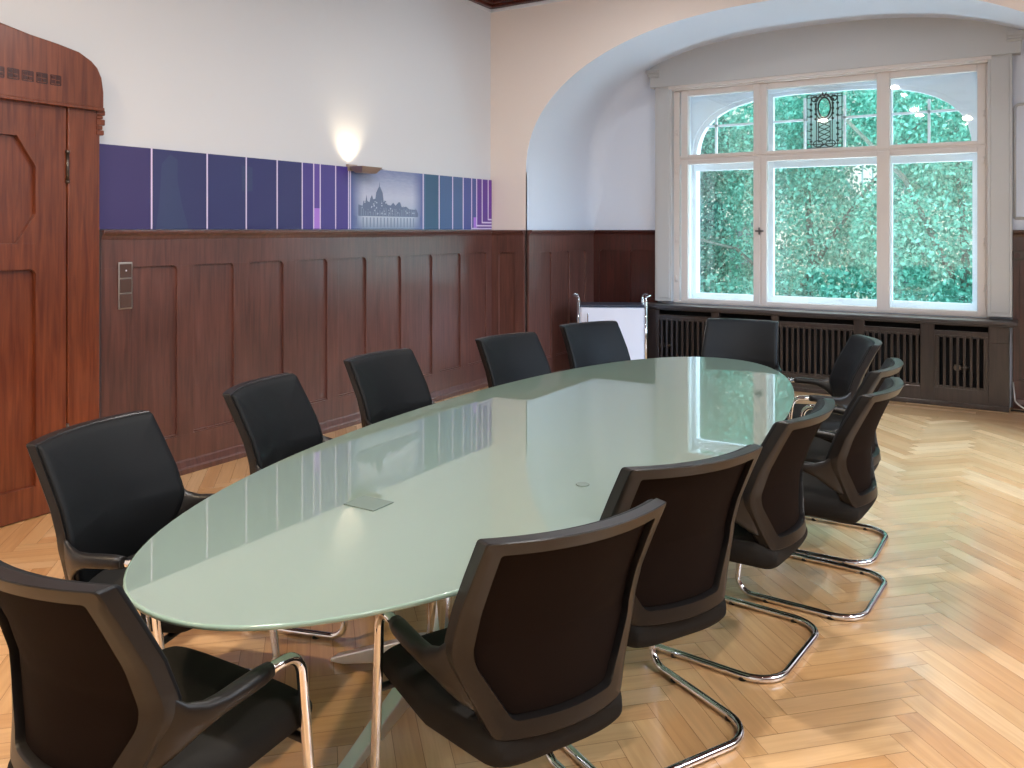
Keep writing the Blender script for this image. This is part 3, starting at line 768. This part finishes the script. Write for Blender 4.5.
for yy in (2.135-TC[1], 4.09-TC[1]):
    bm = bmesh.new(); cyl(bm, (0, yy, .10), (0, yy, TZ-.03), .045, n=32); lathe(bm, (0, yy, .05), [(.03, 0), (.055, .01), (.055, .15), (.046, .16)], 32)
    pe = obj('pedestal', bm, 'chrome', tb)
    bm = bmesh.new(); lathe(bm, (0, yy, TZ-.034), [(.05, 0), (.11, .014), (.11, .021)], 32); obj('top_plate', bm, 'chrome', pe)
    for k in range(4):
        a = PI/2*k; c_, s_ = math.cos(a), math.sin(a)
        bm = bmesh.new()
        P_ = [(.04, .15, .20), (.12, .135, .185), (.42, .012, .034), (.44, .0, .012)]
        pr = []
        for r0, zl, zh in ((.03, .12, .20), (.10, .105, .18), (.40, .012, .045), (.46, .004, .018)):
            w = .027 if r0 < .4 else .022
            pr.append([bm.verts.new((r0*c_-q*s_, yy+r0*s_+q*c_, z)) for q, z in ((-w, zl), (w, zl), (w, zh), (-w, zh))])
        for A_, B_ in zip(pr, pr[1:]): loopstrip(bm, A_, B_)
        bm.faces.new(pr[0][::-1]); bm.faces.new(pr[-1])
        obj('foot', bm, 'brushed', pe, bevel=.005)
bm = bmesh.new(); box(bm, -1.70-TC[0], -1.585-TC[0], 1.81-TC[1], 1.90-TC[1], TZ-.001, TZ+.003); fp = obj('cable_flap', bm, 'flap', tb, bevel=.001)
for x, y in ((-1.19, 2.35),):
    bm = bmesh.new(); lathe(bm, (x-TC[0], y-TC[1], TZ), [(.022, 0), (.022, .002), (.019, .003)], 20); obj('glass_fixing', bm, 'flap', tb)

# ------------------------------------------------------------------ chair
def outline(sc_x, top, bot, hx_t, hx_m, hx_b, zm, n=12, r=.02):
    """hexagonal back outline, (x, z), clockwise from top-left, corners rounded"""
    P = [(-hx_t, top), (hx_t, top), (hx_m, zm), (hx_b, bot), (-hx_b, bot), (-hx_m, zm)]
    out = []
    R = [r, r, .10, .03, .03, .10]
    K = [16, 12, 9, 12, 9, 12]
    cor = []
    for i in range(6):
        p = Vector(P[i]); a = Vector(P[i-1])-p; b_ = Vector(P[(i+1) % 6])-p
        a.normalize(); b_.normalize(); ang = a.angle(b_)
        t_ = min(R[i]/math.tan(ang/2), .07); s = p+a*t_; e_ = p+b_*t_
        cor.append([s*(1-w)**2+p*2*w*(1-w)+e_*w*w for w in [k/6 for k in range(7)]])
    for i in range(6):
        out += [tuple(q) for q in cor[i]]
        a, b_ = cor[i][-1], cor[(i+1) % 6][0]
        out += [tuple(a.lerp(b_, j/K[i])) for j in range(1, K[i])]
    return out
def hxz(z):
    pts = [(.40, .17), (.42, .178), (.56, .252), (.62, .256), (.74, .249), (.87, .24)]
    for (a, b_), (c_, d) in zip(pts, pts[1:]):
        if z <= c_: return b_+(d-b_)*max(0, (z-a))/(c_-a)
    return .24
def yside(z):
    pts = [(.40, .07), (.48, .10), (.56, .122), (.62, .118), (.70, .088), (.78, .045), (.86, 0), (.9, -.022)]
    for (a, b_), (c_, d) in zip(pts, pts[1:]):
        if z <= c_: 
            w = max(0, (z-a)/(c_-a)); return b_+(d-b_)*w
    return -.02
def bow(z):
    pts = [(.40, .035), (.56, .08), (.64, .078), (.86, .054), (.9, .052)]
    for (a, b_), (c_, d) in zip(pts, pts[1:]):
        if z <= c_: return b_+(d-b_)*max(0, (z-a)/(c_-a))
    return .052
def ys(x, z): 
    q = min(1.1, abs(x)/hxz(z)); return yside(z)-bow(z)*(1-q*q)
def make_chair():
    t = thing('conference_chair', '', 'chair')
    out = outline(1, .875, .415, .242, .256, .172, .59, r=.008)
    inn0 = outline(1, .842, .455, .205, .212, .132, .585, r=.008)
    O_, I_ = out, inn0
    bm = bmesh.new()
    def ring(P, off, sc=1):
        return [bm.verts.new((x*sc, ys(x, z)+off, z)) for x, z in P]
    def mixr(A, B, w): return [(a[0]+(b_[0]-a[0])*w, a[1]+(b_[1]-a[1])*w) for a, b_ in zip(A, B)]
    L = [ring(O_, .020), ring(O_, -.012), ring(mixr(O_, I_, .07), -.015), ring(mixr(O_, I_, .5), -.015), ring(mixr(O_, I_, .94), -.014), ring(I_, -.006), ring(I_, .022), ring(mixr(O_, I_, .1), .022)]
    for a, b_ in zip(L, L[1:]+L[:1]): loopstrip(bm, a, b_, smooth=True)
    fo = obj('back_frame', bm, 'plastic', t); es = fo.modifiers.new('split', 'EDGE_SPLIT'); es.split_angle = math.radians(33)
    # upholstered front of the back
    bm = bmesh.new()
    J = mixr(O_, I_, .10); cz_ = .64
    def padring(s, off): return [bm.verts.new((x*s, ys(x*s, cz_+(z-cz_)*s)+off, cz_+(z-cz_)*s)) for x, z in J]
    R_ = [padring(.985, .018), padring(1, .022), padring(.997, .031), padring(.98, .038), padring(.9, .043), padring(.7, .048), padring(.45, .050), padring(.2, .051)]
    for a, b_ in zip(R_, R_[1:]): loopstrip(bm, a, b_, smooth=True)
    bm.faces.new(R_[-1]).smooth = True
    obj('back_upholstery', bm, 'pad', t, smooth=True)
    bm = bmesh.new()
    J = mixr(O_, I_, 1.04)
    R_ = [padring(s, .006) for s in (1, .85, .65, .4, .15)]
    for a, b_ in zip(R_, R_[1:]): loopstrip(bm, a, b_, smooth=True)
    bm.faces.new(R_[-1])
    obj('back_mesh', bm, 'mesh', t, smooth=True)
    # arms
    for s_ in (-1, 1):
        bm = bmesh.new()
        # lofted arm: a tall thin root on the side of the back, narrowing forward into the round pad
        secs_ = [((.240, .100, .668), (.196, .096, .468), .008), ((.247, .122, .630), (.214, .118, .478), .011), ((.257, .152, .604), (.238, .146, .505), .014),
                 ((.267, .188, .593), (.259, .182, .536), .018), ((.273, .225, .594), (.272, .222, .555), .020), ((.275, .270, .598), (.275, .268, .560), .0205),
                 ((.274, .320, .600), (.274, .320, .563), .0195), ((.272, .347, .598), (.272, .347, .566), .016)]
        prev = None; nn = 16
        for tp, bt, th_ in secs_:
            tp = Vector((s_*tp[0], tp[1], tp[2])); bt = Vector((s_*bt[0], bt[1], bt[2])); c_ = (tp+bt)/2; up_ = (tp-bt)/2
            ring_ = []
            for k in range(nn):
                an = 2*PI*k/nn; q1, q2 = math.cos(an), math.sin(an)
                q1 = math.copysign(abs(q1)**.8, q1); q2 = math.copysign(abs(q2)**.8, q2)
                ring_.append(bm.verts.new(c_+up_*q1+Vector((s_*th_*q2, 0, 0))))
            if prev: loopstrip(bm, prev, ring_, smooth=True)
            else: bm.faces.new(ring_)
            prev = ring_
        bm.faces.new(prev)
        obj('armrest', bm, 'plastic', t)
    # chrome cantilever tube in one piece
    bm = bmesh.new(); x = .258; zf = .0135
    P_ = [(-x-.014, .325, .582), (-x-.014, .435, .582), (-x, .505, zf), (-x+.0, .02, zf), (x, .02, zf), (x, .505, zf), (x+.014, .435, .582), (x+.014, .325, .582)]
    tube(bm, fillet(P_, [.055, .06, .11, .11, .06, .055], 9), .0125, 14)
    obj('cantilever_frame', bm, 'chrome', t)
    for s_ in (-1, 1):
        for yy in (.13, .38):
            bm = bmesh.new(); cyl(bm, (s_*x, yy, .0), (s_*x, yy, .012), .0135, n=10); obj('glide', bm, 'plastic', t)
    # seat
    bm = bmesh.new(); prev = None; ny = 26; nn = 40
    for i in range(ny+1):
        w = i/ny; w = .5-.5*math.cos(PI*w)           # closer sections at both ends
        y = .048+.470*w
        h = .170+.078*min(1, w/.45)**.75-.010*max(0, (w-.85)/.15)**2
        zt = .444+.018*min(1, w/.3)-.012*max(0, (w-.8)/.2)**2
        zb_ = .332+.038*max(0, (w-.05)/.95)**.9
        k_ = 1
        if w < .10: k_ = (1-((.10-w)/.10)**2)**.5
        if w > .93: k_ = (1-((w-.93)/.07)**2)**.5
        k_ = .25+.75*k_
        zc = (zt+zb_)/2; hz = (zt-zb_)/2*k_; hx_ = h*(.93+.07*k_)
        ring_ = []
        for k in range(nn):
            an = 2*PI*k/nn; c_, s__ = math.cos(an), math.sin(an)
            ring_.append(bm.verts.new((hx_*math.copysign(abs(c_)**.45, c_)*(1 if s__ > 0 else 1-.10*s__*s__), y, zc+hz*math.copysign(abs(s__)**.6, s__))))
        if prev: loopstrip(bm, prev, ring_, smooth=True)
        else: bm.faces.new(ring_)
        prev = ring_
    bm.faces.new(prev)
    obj('seat', bm, 'fabric', t)
    bm = bmesh.new(); tube(bm, [(-.262, .462, .372), (.262, .462, .372)], .010); box(bm, -.12, .12, .22, .43, .362, .385)
    obj('seat_bracket', bm, 'plastic', t, bevel=.003)
    return t
def dup(root, loc, rz, label, group=None):
    r = root.copy(); C.objects.link(r); r.location = loc; r.rotation_euler = (0, 0, rz); r['label'] = label
    if group: r['group'] = group
    for ch in list(root.children):
        c = ch.copy(); C.objects.link(c); c.parent = r
        for g in ch.children:
            d = g.copy(); C.objects.link(d); d.parent = c
    return r
ch0 = make_chair()
# (x, y of the middle of the back's top, direction the chair faces in degrees, label)
chairs = [
    (-1.605, .855, 91.5, 'black chair seen from behind at the near end of the table, bottom left'),
    (-2.525, 1.55, 16, 'black chair facing the camera side, nearest of those along the panelled wall'),
    (-2.66, 2.35, 17.5, 'black chair along the panelled wall, second from the near end'),
    (-2.765, 3.20, 1, 'black chair along the panelled wall, middle one of the five'),
    (-2.61, 4.16, -11.5, 'black chair along the panelled wall, second from the window end'),
    (-2.49, 5.01, -22, 'black chair in front of the light grey rolling cabinet, farthest along the panelled wall'),
    (-1.67, 5.74, -83, 'black chair at the far end of the table, standing before the radiator cover'),
    (-.775, 5.09, -159, 'black chair seen sideways at the far right end of the table, nearest the window'),
    (-.556, 4.205, 178.5, 'black chair on the window-lit right side, second from the window, mostly hidden by the next'),
    (-.492, 3.62, 176, 'black chair on the right side, third from the window, counted along that side'),
    (-.648, 3.005, 174.5, 'black chair on the right side, middle of the row'),
    (-.777, 2.225, 152, 'black chair on the right side, second from the camera, just behind the nearest one'),
    (-.824, 1.605, 154.5, 'black chair with brownish mesh back, nearest the camera on the right side of the table'),
]
for i, (x, y, a, lb) in enumerate(chairs):
    rz = math.radians(a-90)
    if i == 0:
        ch0.location = (x, y, 0); ch0.rotation_euler = (0, 0, rz); ch0['label'] = lb; ch0['group'] = 'black cantilever chairs around the glass table'; o = ch0
    else: o = dup(ch0, (x, y, 0), rz, lb, 'black cantilever chairs around the glass table')

# ------------------------------------------------------------------ outside
bm = bmesh.new(); box(bm, -30, 30, 8.83, 45, -.6, -.5); o = obj('ground', bm, 'ground', kind='structure')
bm = bmesh.new(); box(bm, -6, 4, 8.83, 10.2, -.1, .1); o = obj('bounce_slab', bm, 'bounce_slab', kind='structure')  # unseen slab added to bounce sunlight up onto the soffit
def tree(name, label, cat, loc, blobs, n, mat, trunk=None, size=.05, group=None, hole=None, seed=0):
    rg = random.Random(seed); t = thing(name, label, cat, loc, 0, group)
    bm = bmesh.new()
    L = Vector(loc)
    tot = sum(b_[3]*b_[4]*b_[5] for b_ in blobs)
    for cx_, cy_, cz_, rx, ry, rz_ in blobs:
        for _ in range(int(n*rx*ry*rz_/tot)):
            while True:
                v = Vector((rg.uniform(-1, 1), rg.uniform(-1, 1), rg.uniform(-1, 1)))
                if v.length <= 1: break
            v = v*(v.length**-.35 if v.length > .05 else 1)
            if v.length > 1.05: continue
            p = Vector((cx_+v.x*rx, cy_+v.y*ry, cz_+v.z*rz_))
            w = p+L
            if hole and any((w-Vector(h[:3])).length < h[3] for h in hole): continue
            s = size*rg.uniform(.6, 1.4)
            d = Vector((rg.uniform(-1, 1), rg.uniform(-1, .3), rg.uniform(-1.3, .2))).normalized()
            sd = d.orthogonal().normalized(); sd = Matrix.Rotation(rg.uniform(0, 6.28), 3, d) @ sd
            up_ = d.cross(sd)
            a0 = bm.verts.new(p); a1 = bm.verts.new(p+d*s*.5+sd*s*.35+up_*s*.1); a2 = bm.verts.new(p+d*s*1.1); a3 = bm.verts.new(p+d*s*.5-sd*s*.35+up_*s*.1)
            bm.faces.new((a0, a1, a2)); bm.faces.new((a0, a2, a3))
    obj('foliage', bm, mat, t)
    bm = bmesh.new()
    for P_, r0, r1 in (trunk or []):
        k = len(P_); tube(bm, P_, [r0+(r1-r0)*i/(k-1) for i in range(k)], 10)
    obj('trunk', bm, 'bark', t)
    return t
G = -.5
holes = [(-1.57, 10.6, 2.16, .24), (-1.67, 11.3, 2.2, .3), (-1.78, 12.0, 2.24, .32), (-2.04, 13.8, 2.35, .55), (-1.9, 12.9, 2.3, .4), (-1.18, 10.6, 2.08, .16), (-1.24, 11.1, 2.12, .22), (-1.54, 13.8, 2.3, .4), (-2.7, 10.9, 1.37, .16), (-2.79, 11.3, 1.36, .2), (-2.9, 11.9, 1.36, .22), (-3.34, 13.8, 1.34, .4), (-3.15, 11.3, 1.0, .12)]
tr = lambda h: [([(0, .1, 0), (.1, .3, h*.5), (0, .2, h)], .07, .03)]
tree('garden_tree', 'broad pale green tree outside, filling the middle of the window', 'tree', (-2.6, 11.6, G),
     [(0, 0, 2.0, 1.25, .75, 1.35), (.5, .1, 3.3, 1.2, .7, 1.0), (-.6, 0, 3.6, 1.0, .7, .9)], 26000, 'leaf1', tr(3.4)+[([(0, 0, 1.2), (.6, -.3, 2.1), (1.5, -.4, 3.3)], .04, .02), ([(0, 0, 1.0), (-.7, -.55, 1.75), (-1.3, -.6, 1.9)], .03, .015)], hole=holes, seed=1)
tree('garden_tree', 'pale green tree outside, behind the right third of the window', 'tree', (-.7, 11.0, G),
     [(0, 0, 1.9, 1.15, .7, 1.3), (.1, .1, 3.3, 1.2, .7, 1.0)], 24000, 'leaf1', tr(3.2)+[([(0, 0, 1.4), (-.5, -.3, 2.6), (-1.2, -.3, 3.4)], .04, .02)], hole=holes, seed=2)
tree('ivy_tree', 'darker leafy tree outside, at the left edge of the window', 'tree', (-4.5, 11.4, G),
     [(0, 0, 1.8, 1.0, .7, 1.5), (0, 0, 3.4, 1.0, .7, 1.2)], 20000, 'leaf3', tr(3.5), hole=[], size=.05, seed=3)
tree('garden_tree', 'deep green tree outside, standing farther back behind the pale trees', 'tree', (-3.9, 13.8, G),
     [(0, 0, 2.0, 1.9, .8, 1.8), (.2, 0, 3.8, 1.9, .8, 1.4)], 20000, 'leaf2', tr(3.6), hole=holes, size=.075, seed=4)
tree('garden_tree', 'deep green tree outside, far back on the right beyond the pale tree', 'tree', (-.6, 13.8, G),
     [(0, 0, 2.0, 1.7, .8, 1.8), (0, 0, 3.8, 1.7, .8, 1.4)], 18000, 'leaf2', tr(3.6), hole=holes, size=.075, seed=5)
tree('garden_bush', 'low bushy shrub outside, just below the window sill level', 'shrub', (-2.3, 10.7, G),
     [(-1.2, 0, .7, 1.2, .35, .75), (.2, 0, .8, 1.2, .35, .8), (1.5, 0, .7, 1.1, .35, .75)], 9000, 'leaf2', [([(0, 0, 0), (0, 0, .6)], .03, .02)], size=.06, seed=6)
hs = thing('white_house', 'white house glimpsed through the gap in the trees outside', 'house', (-3.0, 19, G))
bm = bmesh.new(); box(bm, -6, 6, 0, 5, 0, 5.0); obj('wall', bm, 'facade', hs)
bm = bmesh.new(); prism(bm, [(-6.3, 5.0), (6.3, 5.0), (5, 6.2), (-5, 6.2)], lambda a, z, d: Vector((a, d, z)), -.3, 5.3); obj('roof', bm, 'facade_dark', hs)
for x in (-4.4, -2.4, 1.0, 3.2):
    for z in (.9, 2.9):
        bm = bmesh.new(); box(bm, x-.4, x+.4, -.03, .02, z, z+1.3); box(bm, x-.46, x+.46, -.06, 0, z-.06, z); obj('window', bm, 'facade_dark', hs)
bm = bmesh.new(); box(bm, -.6, 1.0, -1.0, 0, 2.45, 2.6)
for k in range(9): box(bm, -.6+k*.196, -.57+k*.196, -1.0, -.97, 2.6, 3.4)
box(bm, -.6, 1.0, -1.02, -.95, 3.4, 3.45); obj('balcony', bm, 'rail', hs)

# ------------------------------------------------------------------ light
w = bpy.data.worlds.new('World'); SC.world = w; w.use_nodes = True
bg = w.node_tree.nodes['Background']; bg.inputs[0].default_value = (.80, .92, 1.0, 1); bg.inputs[1].default_value = 3.6
def area(name, loc, target, size, power, col, size_y=None, shape='RECTANGLE'):
    l = bpy.data.lights.new(name, 'AREA'); l.shape = shape; l.size = size; l.size_y = size_y or size; l.energy = power; l.color = col
    o = bpy.data.objects.new(name, l); C.objects.link(o); o.location = loc
    o.rotation_euler = (Vector(target)-Vector(loc)).to_track_quat('-Z', 'Y').to_euler(); return o
p = area('window_portal', (-1.675, 8.80, 1.85), (-1.675, 0, 1.85), 2.7, 1, (1, 1, 1), 2.2); p.data.cycles.is_portal = True
sun = bpy.data.lights.new('sun', 'SUN'); sun.energy = 5; sun.angle = .1; sun.color = (1, .97, .9)
so2 = bpy.data.objects.new('sun', sun); C.objects.link(so2); so2.rotation_euler = Vector((.72, 0.0, -.69)).to_track_quat('-Z', 'Y').to_euler()
warm = (1, .97, .94)
for x, y, p_ in ((-1.6, .8, 80), (-1.6, 3.4, 52), (1.2, .8, 70), (1.2, 3.6, 50)):
    area('overhead_light', (x, y, 3.55), (x, y, 0), .14, p_*1.1, warm, shape='DISK')
area('overhead_light', (-3.2, .2, 3.55), (-3.0, .4, 0), .14, 72, (1, .76, .50), shape='DISK')
area('overhead_light', (-.9, -.9, 3.55), (-.9, -.5, 0), .14, 42, (1, .78, .55), shape='DISK')
area('side_daylight_fill', (2.55, 3.2, 2.1), (0, 3.2, 1.6), 2.4, 95, (.76, .88, 1.0), 1.8)
area('window_fill_above', (-1.7, 9.5, 3.9), (-1.7, 6.5, 0), 3.2, 140, (.80, .90, 1.0), 1.4)  # added area light above the opening, strengthens the sky light coming in
area('window_fill_below', (-1.7, 9.55, .35), (-1.7, 6.6, 3.6), 3.0, 160, (.62, .78, 1.0), 1.2)  # added light hidden below the sill, brightens the soffit with blue
sw = area('side_daylight_fill', (2.3, 5.6, 2.4), (-.6, 6.3, 0), 1.2, 90, (.50, .74, 1.0), 1.2); sw.data.spread = math.radians(75)  # added cool fill aimed at the far floor, not a window
area('overhead_light', (-2.5, 5.3, 3.55), (-2.9, 5.9, 0), .14, 22, (.95, .97, 1), shape='DISK')  # added fill brightening the far walls and arch, not a lamp
pt = bpy.data.lights.new('wall_lamp_light', 'SPOT'); pt.energy = 9; pt.color = (1, .80, .52); pt.shadow_soft_size = .02; pt.spot_size = math.radians(100); pt.spot_blend = 1
po = bpy.data.objects.new('wall_lamp_light', pt); C.objects.link(po); po.location = (XL+.10, 4.775, 2.0); po.rotation_euler = Vector((-.45, 0, 1)).to_track_quat('-Z', 'Y').to_euler()

# ------------------------------------------------------------------ camera
cam = bpy.data.cameras.new('camera'); co = bpy.data.objects.new('camera', cam); C.objects.link(co)
th = math.atan2(513, 830)
co.location = (0, 0, 1.5); co.rotation_euler = (PI/2, 0, th)
cam.sensor_width = 36; cam.sensor_fit = 'HORIZONTAL'; cam.lens = 830/1024*36; cam.shift_y = -154/1024; cam.clip_start = .05
SC.camera = co
SC.view_settings.view_transform = 'Standard'; SC.view_settings.look = 'None'; SC.view_settings.gamma = 1; SC.view_settings.exposure = 0
SC.view_settings.use_curve_mapping = False
SC.cycles.use_denoising = True
SC.cycles.max_bounces = 10; SC.cycles.diffuse_bounces = 6; SC.cycles.sample_clamp_indirect = 8
